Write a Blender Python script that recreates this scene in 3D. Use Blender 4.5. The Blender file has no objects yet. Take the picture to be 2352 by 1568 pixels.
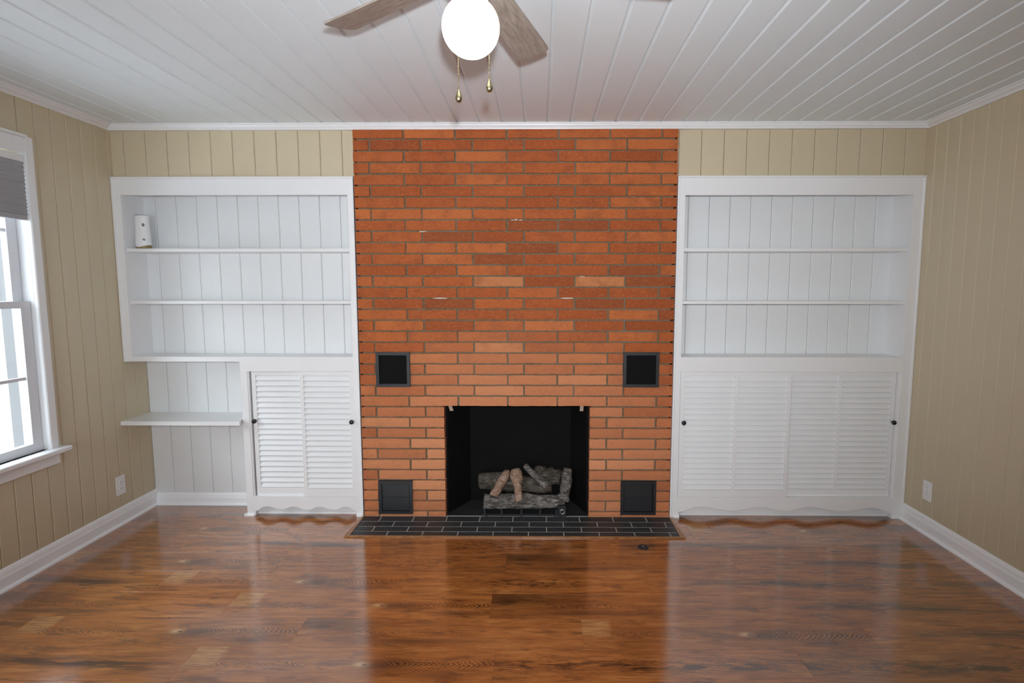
import bpy, bmesh, math, random
from mathutils import Vector, Matrix
R = random.Random(7)
C = bpy.context.scene.collection
SC = bpy.context.scene

# ------------------------------------------------------------------ camera
YAW, PITCH, ROLL = -0.0094, 0.0983, 0.0
CAM = Vector((0.0, -3.2998, 1.4352))
cam_data = bpy.data.cameras.new('camera')
cam_data.sensor_fit = 'HORIZONTAL'; cam_data.sensor_width = 36.0
cam_data.lens = 36.0 * 1238.95 / 2352.0
cam_data.shift_x = -(1226.58 - 1176.0) / 2352.0
cam_data.clip_start = 0.02; cam_data.clip_end = 100
cam = bpy.data.objects.new('camera', cam_data); C.objects.link(cam)
cam.location = CAM
fwd = Vector((math.sin(YAW) * math.cos(PITCH), math.cos(YAW) * math.cos(PITCH), -math.sin(PITCH)))
rgt = Vector((math.cos(YAW), -math.sin(YAW), 0)); upv = rgt.cross(fwd)
cam.rotation_euler = Matrix((rgt, upv, -fwd)).transposed().to_euler()
SC.camera = cam

# ------------------------------------------------------------------ view, world, lights
SC.view_settings.view_transform = 'Standard'; SC.view_settings.look = 'None'
SC.view_settings.exposure = 0.0; SC.view_settings.gamma = 1.0
SC.view_settings.use_curve_mapping = False
try:
    SC.cycles.max_bounces = 10; SC.cycles.diffuse_bounces = 6; SC.cycles.glossy_bounces = 4
    SC.cycles.transparent_max_bounces = 12; SC.cycles.caustics_reflective = False
    SC.cycles.sample_clamp_indirect = 6.0
except Exception:
    pass
world = bpy.data.worlds.new('overcast_sky'); SC.world = world; world.use_nodes = True
bg = world.node_tree.nodes['Background']
bg.inputs['Color'].default_value = (0.82, 0.895, 1.0, 1); bg.inputs['Strength'].default_value = 11.4


def lamp(name, kind, loc, energy, color=(1, 1, 1), aim=None, **kw):
    d = bpy.data.lights.new(name, kind); d.energy = energy; d.color = color
    for k, v in kw.items():
        if k == 'portal': d.cycles.is_portal = True
        else: setattr(d, k, v)
    o = bpy.data.objects.new(name, d); C.objects.link(o); o.location = loc
    if aim is not None:
        o.rotation_euler = Vector(aim).to_track_quat('-Z', 'Z').to_euler()
    return o


# sky portals in the window openings (sampling only, they give no light of their own)
lamp('sky_portal_side', 'AREA', (-2.69, -1.06, 1.35), 1, aim=(1, 0, 0), shape='RECTANGLE', size=1.6, size_y=1.0, portal=True)
lamp('sky_portal_rear', 'AREA', (-1.35, -4.72, 1.125), 1, aim=(0, 1, 0), shape='RECTANGLE', size=1.2, size_y=1.65, portal=True)
# the photographer's flash on top of the camera
lamp('sun', 'SUN', (0, 8, 9), 38.0, color=(1.0, .99, .97), aim=(-.12, -.75, -1.0), angle=.01)
lamp('camera_flash', 'SPOT', (0.02, -3.3, 1.545), 250, color=(0.90, 0.94, 1.0), aim=(0, 1, .06), shadow_soft_size=0.024, spot_size=math.radians(108), spot_blend=1.0)

# ------------------------------------------------------------------ materials


class NT:
    """tiny helper to write node expressions"""
    def __init__(self, name):
        self.m = bpy.data.materials.new(name); self.m.use_nodes = True
        self.t = self.m.node_tree; self.n = self.t.nodes; self.b = self.n['Principled BSDF']

    def new(self, ty, **kw):
        x = self.n.new(ty)
        for k, v in kw.items(): setattr(x, k, v)
        return x

    def put(self, sock, v):
        if hasattr(v, 'links') or isinstance(v, bpy.types.NodeSocket): self.t.links.new(v, sock)
        else:
            if isinstance(v, (tuple, list)) and len(v) == 3 and sock.type == 'RGBA': v = (*v, 1)
            sock.default_value = v

    def ma(self, op, a, b=0.0, c=None, clamp=False):
        x = self.new('ShaderNodeMath', operation=op); x.use_clamp = clamp
        self.put(x.inputs[0], a); self.put(x.inputs[1], b)
        if c is not None: self.put(x.inputs[2], c)
        return x.outputs[0]

    def add(self, a, b): return self.ma('ADD', a, b)
    def mul(self, a, b): return self.ma('MULTIPLY', a, b)
    def sub(self, a, b): return self.ma('SUBTRACT', a, b)

    def mix(self, f, a, b, mode='MIX'):
        x = self.new('ShaderNodeMix', data_type='RGBA', blend_type=mode); x.clamp_factor = True
        self.put(x.inputs[0], f); self.put(x.inputs[6], a); self.put(x.inputs[7], b)
        return x.outputs[2]

    def coord(self, scale=(1, 1, 1), off=None, kind='Object'):
        tc = self.new('ShaderNodeTexCoord').outputs[kind]
        mp = self.new('ShaderNodeMapping'); self.t.links.new(tc, mp.inputs[0])
        mp.inputs['Scale'].default_value = scale
        if off is not None: self.put(mp.inputs['Location'], off)
        return mp.outputs[0]

    def noise(self, vec, scale, detail=3, rough=.55, dist=0.0):
        x = self.new('ShaderNodeTexNoise'); self.t.links.new(vec, x.inputs['Vector'])
        x.inputs['Scale'].default_value = scale; x.inputs['Detail'].default_value = detail
        x.inputs['Roughness'].default_value = rough; x.inputs['Distortion'].default_value = dist
        return x.outputs['Fac']

    def ramp(self, f, stops):
        x = self.new('ShaderNodeValToRGB'); self.put(x.inputs[0], f)
        e = x.color_ramp.elements
        while len(e) < len(stops): e.new(.5)
        for k, (p, c) in zip(e, stops):
            k.position = p; k.color = (*c, 1) if len(c) == 3 else c
        return x.outputs[0]

    def step(self, f, a, b):
        x = self.new('ShaderNodeMapRange', interpolation_type='SMOOTHSTEP'); x.clamp = True
        self.put(x.inputs[0], f)
        for i, v in enumerate((a, b, 0.0, 1.0)): x.inputs[1 + i].default_value = v
        return x.outputs[0]

    def rand(self): return self.new('ShaderNodeObjectInfo').outputs['Random']

    def bump(self, h, dist, strength=1.0):
        x = self.new('ShaderNodeBump'); self.put(x.inputs['Height'], h)
        x.inputs['Distance'].default_value = dist; x.inputs['Strength'].default_value = strength
        self.t.links.new(x.outputs[0], self.b.inputs['Normal'])

    def set(self, **kw):
        names = dict(color='Base Color', rough='Roughness', metal='Metallic', ior='IOR', spec='Specular IOR Level',
                     coat='Coat Weight', coat_rough='Coat Roughness', emit='Emission Color', estr='Emission Strength')
        for k, v in kw.items(): self.put(self.b.inputs[names[k]], v)
        return self


def paint(name, col, rough=.4, var=.03, bump=.0):
    a = NT(name)
    n = a.noise(a.coord(), 7.0, 2)
    c = a.mix(n, tuple(x * (1 - var) for x in col), tuple(min(1, x * (1 + var)) for x in col))
    a.set(color=c, rough=rough)
    if bump: a.bump(a.noise(a.coord((60, 60, 6)), 4.0, 2), bump)
    return a.m


M = {}
M['white'] = paint('white_gloss_paint', (.80, .80, .80), .30, .015, .00012)
M['trim'] = paint('white_trim_paint', (.88, .885, .90), .5, .01, .0001)
M['panel_white'] = paint('white_panel_paint', (.74, .75, .75), .45, .02, .00015)
M['ceiling'] = paint('ceiling_paint', (.775, .84, .865), .5, .015, .0001)
M['tan'] = paint('tan_wall_paint', (.565, .48, .33), .38, .02, .00015)
M['plastic'] = paint('white_plastic', (.80, .80, .80), .3, .01)
M['black_metal'] = paint('black_metal', (.014, .014, .016), .45, .1, .0003)
M['black_mesh'] = paint('black_screen', (.005, .005, .005), .8, .1)
M['black_mesh'].node_tree.nodes['Principled BSDF'].inputs['Specular IOR Level'].default_value = .12
M['firebox'] = paint('firebox_steel', (.0055, .005, .0048), .8, .25, .0003)
M['firebox'].node_tree.nodes['Principled BSDF'].inputs['Specular IOR Level'].default_value = .12
M['firefloor'] = paint('firebox_floor', (.020, .020, .020), .7, .2, .0003)
M['drain'] = paint('grey_downspout', (.105, .108, .112), .6, .05)
M['sash'] = paint('window_sash_paint', (.70, .71, .74), .4, .02)
M['gap'] = paint('dark_gap', (.012, .010, .008), .9, .1)
M['residue'] = paint('plaster_residue', (.62, .53, .44), .9, .25, .001)
M['tab'] = paint('rusty_tab', (.36, .25, .2), .7, .3)
M['ground'] = paint('concrete_ground', (.50, .535, .59), .9, .1)
M['siding'] = paint('painted_brick_far', (.20, .175, .165), .9, .1)


def brick_material():
    a = NT('orange_red_brick')
    rnd = a.rand()
    off = a.new('ShaderNodeCombineXYZ'); a.put(off.inputs[0], a.mul(rnd, 37.0)); a.put(off.inputs[1], a.mul(rnd, 11.0)); a.put(off.inputs[2], a.mul(rnd, 53.0))
    v = a.coord(off=off.outputs[0]); vs = a.coord((1, 1, 4.5), off=off.outputs[0])
    base = a.ramp(rnd, [(0.0, (.285, .064, .017)), (.15, (.345, .080, .021)), (.6, (.40, .100, .027)), (1.0, (.47, .132, .038))])
    at = a.new('ShaderNodeAttribute', attribute_type='OBJECT', attribute_name='shade').outputs['Fac']
    base = a.mix(a.step(at, .5, 1.0), base, (.27, .068, .021)); base = a.mix(a.step(at, -.5, -1.0), base, (.50, .19, .075))
    blot = a.noise(v, 13.0, 3)
    c = a.mix(a.step(blot, .42, .72), base, a.mix(.45, base, (.20, .055, .024)))
    # bricks turn paler towards the firebox mouth
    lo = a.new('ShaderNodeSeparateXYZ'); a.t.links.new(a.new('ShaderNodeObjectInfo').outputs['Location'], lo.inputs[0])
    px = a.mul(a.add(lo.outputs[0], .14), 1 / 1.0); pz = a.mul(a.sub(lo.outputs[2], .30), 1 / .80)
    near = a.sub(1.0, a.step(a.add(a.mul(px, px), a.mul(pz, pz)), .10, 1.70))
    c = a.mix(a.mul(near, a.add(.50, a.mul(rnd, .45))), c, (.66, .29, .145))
    streak = a.noise(vs, 55.0, 4, .65)
    c = a.mix(a.mul(a.step(streak, .50, .74), .5), c, (.58, .20, .075))
    c = a.mix(a.mul(a.step(streak, .48, .26), .45), c, (.17, .050, .019))
    fine = a.noise(v, 420.0, 2, .6)
    c = a.mix(a.mul(a.step(fine, .56, .7), .5), c, (.62, .30, .17))
    speck = a.noise(v, 260.0, 1, .5)
    c = a.mix(a.mul(a.step(speck, .735, .80), .75), c, (.80, .62, .48))
    a.set(color=c, rough=.85, spec=.12)
    h = a.add(a.mul(streak, 1.0), a.mul(fine, .45))
    a.bump(h, .0014)
    return a.m


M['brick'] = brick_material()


def mortar_material():
    a = NT('grey_brown_mortar')
    n = a.noise(a.coord(), 60.0, 4); big = a.noise(a.coord(), 2.2, 2)
    c = a.ramp(n, [(.3, (.135, .094, .057)), (.7, (.225, .165, .106))])
    c = a.mix(a.step(big, .45, .7), c, (.20, .16, .115))
    a.set(color=c, rough=.95, spec=.1); a.bump(n, .002)
    return a.m


M['mortar'] = mortar_material()


def slate_material():
    a = NT('charcoal_slate_tile')
    rnd = a.rand()
    off = a.new('ShaderNodeCombineXYZ'); a.put(off.inputs[0], a.mul(rnd, 31.0)); a.put(off.inputs[1], a.mul(rnd, 17.0))
    v = a.coord((1, 2.5, 1), off=off.outputs[0])
    n = a.noise(v, 16.0, 5, .6)
    c = a.ramp(n, [(.3, (.020, .022, .024)), (.62, (.034, .036, .038)), (.8, (.060, .062, .060))])
    c = a.mix(a.mul(rnd, .35), c, (.05, .052, .052))
    a.set(color=c, rough=.5, spec=.35); a.bump(n, .0015)
    return a.m


M['slate'] = slate_material()
g = NT('hearth_grout'); g.set(color=g.ramp(g.noise(g.coord(), 90., 3), [(.3, (.27, .255, .22)), (.7, (.42, .40, .355))]), rough=.9); M['grout'] = g.m


def wood_floor():
    a = NT('rustic_wood_plank')
    tc = a.new('ShaderNodeTexCoord').outputs['Object']
    sx = a.new('ShaderNodeSeparateXYZ'); a.t.links.new(tc, sx.inputs[0])
    x, y = sx.outputs[0], sx.outputs[1]                  # x -.597 .. .597 ; y -.0965 .. .0965 (towards the wall is +)
    rnd = a.rand()
    at = a.new('ShaderNodeAttribute', attribute_type='OBJECT', attribute_name='design'); des = at.outputs['Fac']

    def vec(sx_, sy_, ox=61.0, oy=23.0, src=rnd):
        c = a.new('ShaderNodeCombineXYZ')
        a.put(c.inputs[0], a.add(a.mul(x, sx_), a.mul(src, ox))); a.put(c.inputs[1], a.add(a.mul(y, sy_), a.mul(src, oy)))
        return c.outputs[0]

    def gauss(cx, cy, rx, ry):
        u = a.ma('POWER', a.ma('ABSOLUTE', a.mul(a.sub(x, cx), 1 / rx)), 2.0)
        v_ = a.ma('POWER', a.ma('ABSOLUTE', a.mul(a.sub(y, cy), 1 / ry)), 2.0)
        return a.ma('POWER', 2.71828, a.mul(a.add(u, v_), -1.0))

    def box(x0, x1, e):                                     # soft window along the plank
        return a.mul(a.step(x, x0 - e, x0 + e), a.sub(1.0, a.step(x, x1 - e, x1 + e)))

    def isd(k): return a.ma('COMPARE', des, float(k), .3)
    wide = a.noise(vec(2.2, 16.0), 1.7, 4, .6, .5)
    med = a.noise(vec(4.5, 85.0), 1.7, 5, .66, .6)
    fine = a.noise(vec(9.0, 420.0), 1.7, 4, .65)
    wob = a.noise(vec(9.0, 22.0), 1.0, 3, .6)
    base = a.ramp(wide, [(.24, (.19, .058, .013)), (.42, (.35, .112, .025)), (.58, (.47, .165, .038)), (.78, (.62, .26, .072))])
    smoke = a.noise(vec(3.0, 11.0, 13., 29.), 1.7, 4, .62, .4)
    c = a.mix(a.mul(a.step(smoke, .52, .68), .68), base, (.105, .040, .017))
    c = a.mix(a.mul(a.step(med, .50, .70), .58), c, (.14, .045, .014))
    c = a.mix(a.mul(a.step(med, .46, .30), .50), c, (.62, .30, .105))
    c = a.mix(a.mul(a.step(fine, .50, .68), .50), c, (.13, .045, .016))
    c = a.mix(a.mul(rnd, .30), c, (.16, .056, .018))
    # cathedral grain: V shaped bands on the centre line
    yc = a.add(y, a.mul(a.sub(wob, .5), .05))
    vee = a.add(a.mul(a.sub(x, a.mul(a.ma('ABSOLUTE', yc), -1.35)), 300.0), a.mul(a.sub(wob, .5), 9.0))
    chev = a.step(a.ma('SINE', vee), -.1, .9)
    band = a.ma('POWER', 2.71828, a.mul(a.ma('POWER', a.ma('ABSOLUTE', a.mul(yc, 1 / .026)), 2.0), -1.0))
    vee2 = a.add(a.mul(a.add(x, a.mul(a.ma('ABSOLUTE', yc), -4.0)), 190.0), a.mul(wob, 12.0))
    chev2 = a.step(a.ma('SINE', vee2), .0, .9)
    # --- design 1: pale end, small grain, knot with pale heart, long V run
    d1 = isd(1)
    pale = a.mul(a.mul(d1, box(-.60, -.475, .012)), a.step(y, -.035, .0))
    c = a.mix(a.mul(pale, .75), c, a.mix(a.step(med, .40, .58), a.mix(a.step(fine, .45, .6), (.66, .36, .14), (.48, .23, .08)), (.34, .15, .05)))
    c = a.mix(a.mul(a.mul(d1, a.mul(box(-.50, -.12, .03), a.mul(band, chev2))), .9), c, (.095, .032, .012))
    c = a.mix(a.mul(a.mul(d1, gauss(.16, -.005, .10, .030)), .85), c, (.075, .030, .016))
    c = a.mix(a.mul(d1, a.mul(gauss(.085, .000, .026, .013), .95)), c, (.62, .37, .17))
    c = a.mix(a.mul(d1, a.mul(gauss(.10, -.002, .012, .006), .95)), c, (.07, .03, .014))
    c = a.mix(a.mul(a.mul(d1, a.mul(box(.17, .60, .03), a.mul(band, chev))), 1.0), c, (.075, .024, .009))
    c = a.mix(a.mul(a.mul(d1, gauss(.40, -.055, .085, .022)), .7), c, (.10, .036, .016))
    # --- design 2: dark head, scattered knots, warm lower edge
    d2 = isd(2)
    c = a.mix(a.mul(d2, a.mul(gauss(-.55, .06, .34, .06), .75)), c, (.085, .030, .011))
    c = a.mix(a.mul(d2, a.mul(gauss(-.51, .035, .035, .012), .85)), c, (.06, .022, .010))
    c = a.mix(a.mul(a.mul(d2, a.mul(box(-.38, .1, .08), a.mul(band, chev2))), .8), c, (.10, .034, .012))
    c = a.mix(a.mul(d2, a.mul(gauss(-.12, -.055, .32, .020), .75)), c, (.10, .036, .015))
    # --- design 3: heavy dark cathedral
    d3 = isd(3)
    lines = a.step(a.ma('SINE', a.add(a.mul(a.add(a.ma('ABSOLUTE', yc), a.mul(a.ma('ABSOLUTE', a.sub(x, .1)), .035)), 620.0), a.mul(wob, 9.0))), .1, .9)
    wide_band = a.ma('POWER', 2.71828, a.mul(a.ma('POWER', a.ma('ABSOLUTE', a.mul(yc, 1 / .05)), 2.0), -1.0))
    c = a.mix(a.mul(a.mul(d3, a.mul(wide_band, lines)), .75), c, (.10, .034, .012))
    sm = a.noise(vec(8.0, 30.0, 7., 3.), 1.0, 2)
    c = a.mix(a.mul(a.mul(d3, a.mul(band, a.step(sm, .46, .60))), .95), c, (.045, .016, .007))
    # --- design 4: black weathered streaks
    d4 = isd(4)
    st = a.noise(vec(5.5, 75.0, 9., 5.), 1.0, 4, .65)
    c = a.mix(a.mul(a.mul(d4, a.mul(a.add(gauss(-.05, .012, .30, .026), gauss(.28, -.01, .20, .022)), a.step(st, .34, .54))), .95), c, (.045, .022, .014))
    c = a.mix(a.mul(d4, a.mul(gauss(-.35, .0, .05, .012), .8)), c, (.075, .03, .015))
    # --- design 5: cluster of small knots
    d5 = isd(5)
    kn = a.noise(vec(20.0, 85.0, 5., 9.), 1.0, 3, .6)
    c = a.mix(a.mul(a.mul(d5, a.mul(gauss(.02, .0, .34, .050), a.step(kn, .50, .62))), .95), c, (.065, .022, .010))
    a.set(color=c, rough=a.add(.14, a.mul(med, .07)), ior=1.5, spec=.5, coat=1.0, coat_rough=.06)
    grain = a.noise(vec(5.0, 260.0, 3., 41.), 1.7, 3, .6)
    a.bump(a.add(a.mul(fine, .35), grain), .00009)
    a.t.links.new(a.b.inputs['Normal'].links[0].from_socket, a.b.inputs['Coat Normal'])
    return a.m


M['floor'] = wood_floor()
M['floor'].node_tree.nodes['Principled BSDF'].inputs['Coat IOR'].default_value = 1.75


def grain_wood(name, c0, c1, axis=(1, 1, 1), rough=.45):
    a = NT(name); v = a.coord(axis)
    n = a.noise(v, 6.0, 4, .6, .6)
    a.set(color=a.ramp(n, [(.3, c0), (.7, c1)]), rough=rough)
    return a.m


M['oak_edge'] = grain_wood('hearth_edging_wood', (.20, .085, .028), (.40, .20, .085), (4, 40, 4), .3)
M['blade'] = grain_wood('grey_oak_blade', (.20, .165, .135), (.40, .345, .295), (2.5, 30, 30), .5)


def bark(name, dark, mid, light):
    a = NT(name)
    v = a.coord((1, 1, 1)); vs = a.coord((.25, 1, 1))
    n = a.noise(vs, 75.0, 5, .75, .8); w = a.noise(v, 9.0, 3)
    c = a.ramp(n, [(.32, dark), (.5, mid), (.68, light)])
    c = a.mix(a.mul(a.step(w, .5, .7), .5), c, light)
    a.set(color=c, rough=.95, spec=.1); a.bump(n, .010)
    return a.m


M['bark'] = bark('ceramic_bark', (.035, .030, .026), (.12, .105, .09), (.42, .40, .37))
M['bark_dark'] = bark('ceramic_bark_brown', (.022, .018, .013), (.08, .066, .05), (.24, .21, .17))
M['split'] = bark('ceramic_split_wood', (.14, .08, .05), (.38, .235, .16), (.58, .47, .40))
g = NT('brass'); g.set(color=(.40, .34, .20), rough=.30, metal=1.0); M['brass'] = g.m
g = NT('nickel'); g.set(color=(.62, .60, .56), rough=.28, metal=1.0); M['nickel'] = g.m
g = NT('dark_bronze_knob'); g.set(color=(.012, .012, .014), rough=.25); M['knob'] = g.m
g = NT('opal_globe'); g.set(color=(.9, .9, .9), rough=.3, emit=(1.0, .98, .95), estr=3.5); M['globe'] = g.m
g = NT('gold_tan_plastic'); g.set(color=(.30, .23, .11), rough=.35, metal=.4); M['gold'] = g.m
g = NT('grey_port'); g.set(color=(.22, .22, .21), rough=.4); M['port'] = g.m


def fabric():
    a = NT('grey_cellular_fabric')
    n = a.noise(a.coord((4, 60, 60)), 12.0, 3)
    a.set(color=a.mix(n, (.36, .36, .37), (.46, .46, .47)), rough=.9, spec=.1)
    tr = a.new('ShaderNodeBsdfTranslucent'); tr.inputs[0].default_value = (.5, .5, .52, 1)
    mx = a.new('ShaderNodeMixShader'); mx.inputs[0].default_value = .06
    a.t.links.new(a.b.outputs[0], mx.inputs[1]); a.t.links.new(tr.outputs[0], mx.inputs[2])
    a.t.links.new(mx.outputs[0], a.n['Material Output'].inputs[0])
    return a.m


M['fabric'] = fabric()


def glass():
    a = NT('window_glass')
    tr = a.new('ShaderNodeBsdfTransparent'); tr.inputs[0].default_value = (.96, .98, .97, 1)
    gl = a.new('ShaderNodeBsdfGlossy'); gl.inputs['Roughness'].default_value = .0
    fr = a.new('ShaderNodeFresnel')
    bf = a.new('ShaderNodeNewGeometry').outputs['Backfacing']
    a.put(fr.inputs[0], a.ma('MULTIPLY_ADD', bf, 1 / 1.45 - 1.45, 1.45))      # same reflection from either face of the thin pane
    mx = a.new('ShaderNodeMixShader'); a.t.links.new(fr.outputs[0], mx.inputs[0])
    a.t.links.new(tr.outputs[0], mx.inputs[1]); a.t.links.new(gl.outputs[0], mx.inputs[2])
    a.t.links.new(mx.outputs[0], a.n['Material Output'].inputs[0])
    return a.m


M['glass'] = glass()

# ------------------------------------------------------------------ mesh helpers (all in world coordinates)
WL = {}


class MB:
    def __init__(self): self.v = []; self.f = []; self.mi = []; self.sm = []

    def face(self, idx, mi=0, smooth=False): self.f.append(idx); self.mi.append(mi); self.sm.append(smooth)

    def box(self, x0, x1, y0, y1, z0, z1, mi=0):
        b = len(self.v)
        self.v += [(x, y, z) for z in (z0, z1) for y in (y0, y1) for x in (x0, x1)]
        for q in ((0, 2, 3, 1), (4, 5, 7, 6), (0, 1, 5, 4), (2, 6, 7, 3), (0, 4, 6, 2), (1, 3, 7, 5)):
            self.face([b + i for i in q], mi)
        return self

    def prism(self, prof, axis, a0, a1, mi=0, fn=None, smooth=False):
        """closed 2-D profile swept along an axis; prof coords are the two other axes in xyz order"""
        b = len(self.v); n = len(prof); k = 'xyz'.index(axis)
        for a in (a0, a1):
            for p in prof:
                q = list(p); q.insert(k, a); self.v.append(tuple(fn(q) if fn else q))
        for i in range(n):
            j = (i + 1) % n; self.face([b + i, b + j, b + n + j, b + n + i], mi, smooth)
        self.face(list(range(b, b + n))[::-1], mi); self.face(list(range(b + n, b + 2 * n)), mi)
        return self

    def lathe(self, prof, c, n=24, axis='z', mi=0, smooth=True):
        """prof = [(r, h)...] round an axis through c"""
        b = len(self.v)
        for r, h in prof:
            for i in range(n):
                t = 2 * math.pi * i / n; u, w = r * math.cos(t), r * math.sin(t)
                d = {'z': (u, w, h), 'y': (u, h, w), 'x': (h, u, w)}[axis]
                self.v.append((c[0] + d[0], c[1] + d[1], c[2] + d[2]))
        for k in range(len(prof) - 1):
            for i in range(n):
                j = (i + 1) % n
                self.face([b + k * n + i, b + k * n + j, b + (k + 1) * n + j, b + (k + 1) * n + i], mi, smooth)
        self.face([b + i for i in range(n)][::-1], mi); self.face([b + (len(prof) - 1) * n + i for i in range(n)], mi)
        return self

    def tube(self, pts, rad, n=12, mi=0, cap=None, jit=0.0, rng=None, flat=1.0):
        pts = [Vector(p) for p in pts]; b = len(self.v); rad = rad if isinstance(rad, (list, tuple)) else [rad] * len(pts)
        side = None
        for k, p in enumerate(pts):
            t = (pts[min(k + 1, len(pts) - 1)] - pts[max(k - 1, 0)]).normalized()
            if side is None:
                side = t.cross(Vector((0, 0, 1)));
                if side.length < .1: side = t.cross(Vector((0, 1, 0)))
            side = (side - t * side.dot(t)).normalized(); up = t.cross(side)
            for i in range(n):
                a = 2 * math.pi * i / n; r = rad[k] * (1 + (rng.uniform(-jit, jit) if rng else 0))
                self.v.append(tuple(p + side * r * math.cos(a) + up * r * flat * math.sin(a)))
        for k in range(len(pts) - 1):
            for i in range(n):
                j = (i + 1) % n
                self.face([b + k * n + i, b + k * n + j, b + (k + 1) * n + j, b + (k + 1) * n + i], mi, True)
        e = mi if cap is None else cap
        self.face([b + i for i in range(n)][::-1], e); self.face([b + (len(pts) - 1) * n + i for i in range(n)], e)
        return self

    def build(self, name, mat, parent=None, origin=None):
        if origin is None:
            lo = [min(p[i] for p in self.v) for i in range(3)]; hi = [max(p[i] for p in self.v) for i in range(3)]
            origin = [(lo[i] + hi[i]) / 2 for i in range(3)]
            if parent is None: origin[2] = lo[2]
        me = bpy.data.meshes.new(name)
        me.from_pydata([(p[0] - origin[0], p[1] - origin[1], p[2] - origin[2]) for p in self.v], [], self.f)
        for m in (mat if isinstance(mat, list) else [mat]): me.materials.append(m)
        for p, mi, s in zip(me.polygons, self.mi, self.sm): p.material_index = mi; p.use_smooth = s
        bm = bmesh.new(); bm.from_mesh(me); bmesh.ops.recalc_face_normals(bm, faces=bm.faces); bm.to_mesh(me); bm.free()
        o = bpy.data.objects.new(name, me); C.objects.link(o)
        place(o, origin, parent)
        return o


def place(o, origin, parent):
    if parent is not None:
        o.parent = parent; pw = WL[parent.name]
        o.location = (origin[0] - pw[0], origin[1] - pw[1], origin[2] - pw[2])
    else: o.location = origin
    WL[o.name] = tuple(origin)


def thing(name, label, cat, loc, group=None):
    o = bpy.data.objects.new(name, None); C.objects.link(o); o.empty_display_size = .1
    place(o, loc, None); return tag(o, label, cat, group)


def tag(o, label, cat, group=None):
    o['label'] = label; o['category'] = cat
    if group: o['group'] = group
    return o


def struct(o, label=None):
    o['kind'] = 'structure'
    if label: o['label'] = label
    return o


def box(name, x0, x1, y0, y1, z0, z1, mat, parent=None, bevel=0.0):
    if not bevel: return MB().box(x0, x1, y0, y1, z0, z1).build(name, mat, parent)
    o = MB().box(x0, x1, y0, y1, z0, z1).build(name, mat, parent)
    bm = bmesh.new(); bm.from_mesh(o.data)
    bmesh.ops.bevel(bm, geom=bm.edges[:], offset=bevel, segments=1, affect='EDGES', profile=.5)
    bm.to_mesh(o.data); bm.free()
    return o


def twin(o, origin, parent, name=None):
    """copy sharing mesh data"""
    d = o.copy(); d.name = name or o.name.split('.')[0]; C.objects.link(d); d.parent = None
    place(d, origin, parent); return d


# ------------------------------------------------------------------ room dimensions
XL, XR, YF, ZC = -2.56, 2.28, -4.6, 2.398
XBL, XBR = -1.1027, 0.818        # brick edges
YN = 0.165                        # depth of the shelf niches
FZ = 0.0
WY0, WY1, WZ0, WZ1 = -1.52, -0.58, 0.60, 2.10     # left window opening

# ------------------------------------------------------------------ shell
# floor
fl = struct(MB().box(XL - .15, XR + .15, YF - .15, .55, -.12, -.0085).build('floor', M['gap'], None, (0, 0, 0)), 'glossy brown rustic wood plank floor')
PL, PW = 1.1935, 0.1935
rows = {0: -.172, 1: -.657, 2: -.218, 3: -1.012, 4: -.172, -1: .40, -2: -.30, -3: .10}
designs = {(0, 0): 2, (1, 0): 4, (0, -1): 5, (0, -2): 1, (1, -1): 1, (1, 0): 5, (1, 1): 4, (1, -2): 4, (2, -1): 1, (2, 0): 2, (2, 1): 4, (2, -2): 2, (2, -3): 4,
           (3, -1): 1, (3, 0): 2, (3, 1): 1, (3, 2): 4, (4, -1): 1, (4, 0): 3, (4, 1): 3, (4, -2): 4, (-1, 0): 4, (-1, -1): 5,
           (-1, 1): 4, (-1, -2): 4, (0, 1): 4}
# indices count planks from the joint listed in rows
designs[(3, -1)] = 1
designs[(0, 0)] = 2
proto = {}


def plank_mesh(x0, x1, y0, y1, parent, ox):
    g_ = .00012; ch = .00022
    m = MB()
    x0 += g_; x1 -= g_; y0 += g_; y1 -= g_
    b = len(m.v)
    for z, i in ((-.0085, 0), (-ch, 0), (0, ch)):
        m.v += [(x0 + i, y0 + i, z), (x1 - i, y0 + i, z), (x1 - i, y1 - i, z), (x0 + i, y1 - i, z)]
    for k in (0, 4):
        for i in range(4): m.face([k + i, k + (i + 1) % 4, k + 4 + (i + 1) % 4, k + 4 + i])
    m.face([8, 9, 10, 11]); m.face([3, 2, 1, 0])
    return m.build('plank', M['floor'], parent, (ox, (y0 + y1) / 2, 0))


for r in range(-4, 12):
    y1 = -.497 - .1935 * r; y0 = y1 - PW
    j = rows.get(r, R.uniform(-.6, .6))
    k = -4
    while j + k * PL < XR:
        a, b = j + k * PL, j + (k + 1) * PL
        if b > XL + .001:
            o = plank_mesh(max(a, XL), min(b, XR), y0, y1, fl, (a + b) / 2)
            o['design'] = float(designs.get((r, k), R.choice([1, 2, 4, 5, 4, 5])))
        k += 1
rest = MB().box(XL, XR, YF, -.497 - .1935 * 12, -.0085, 0).build('floorboards', M['floor'], fl); rest['design'] = 4.0; rest['kind'] = 'stuff'

# ceiling: tongue and groove planks running from the fireplace wall
ce = struct(MB().box(XL - .15, XR + .15, YF - .15, .3, ZC + .008, ZC + .08).build('ceiling', M['ceiling'], None, (0, 0, ZC)), 'white tongue and groove plank ceiling')
PIT = .13195; s0 = .7088


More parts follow.
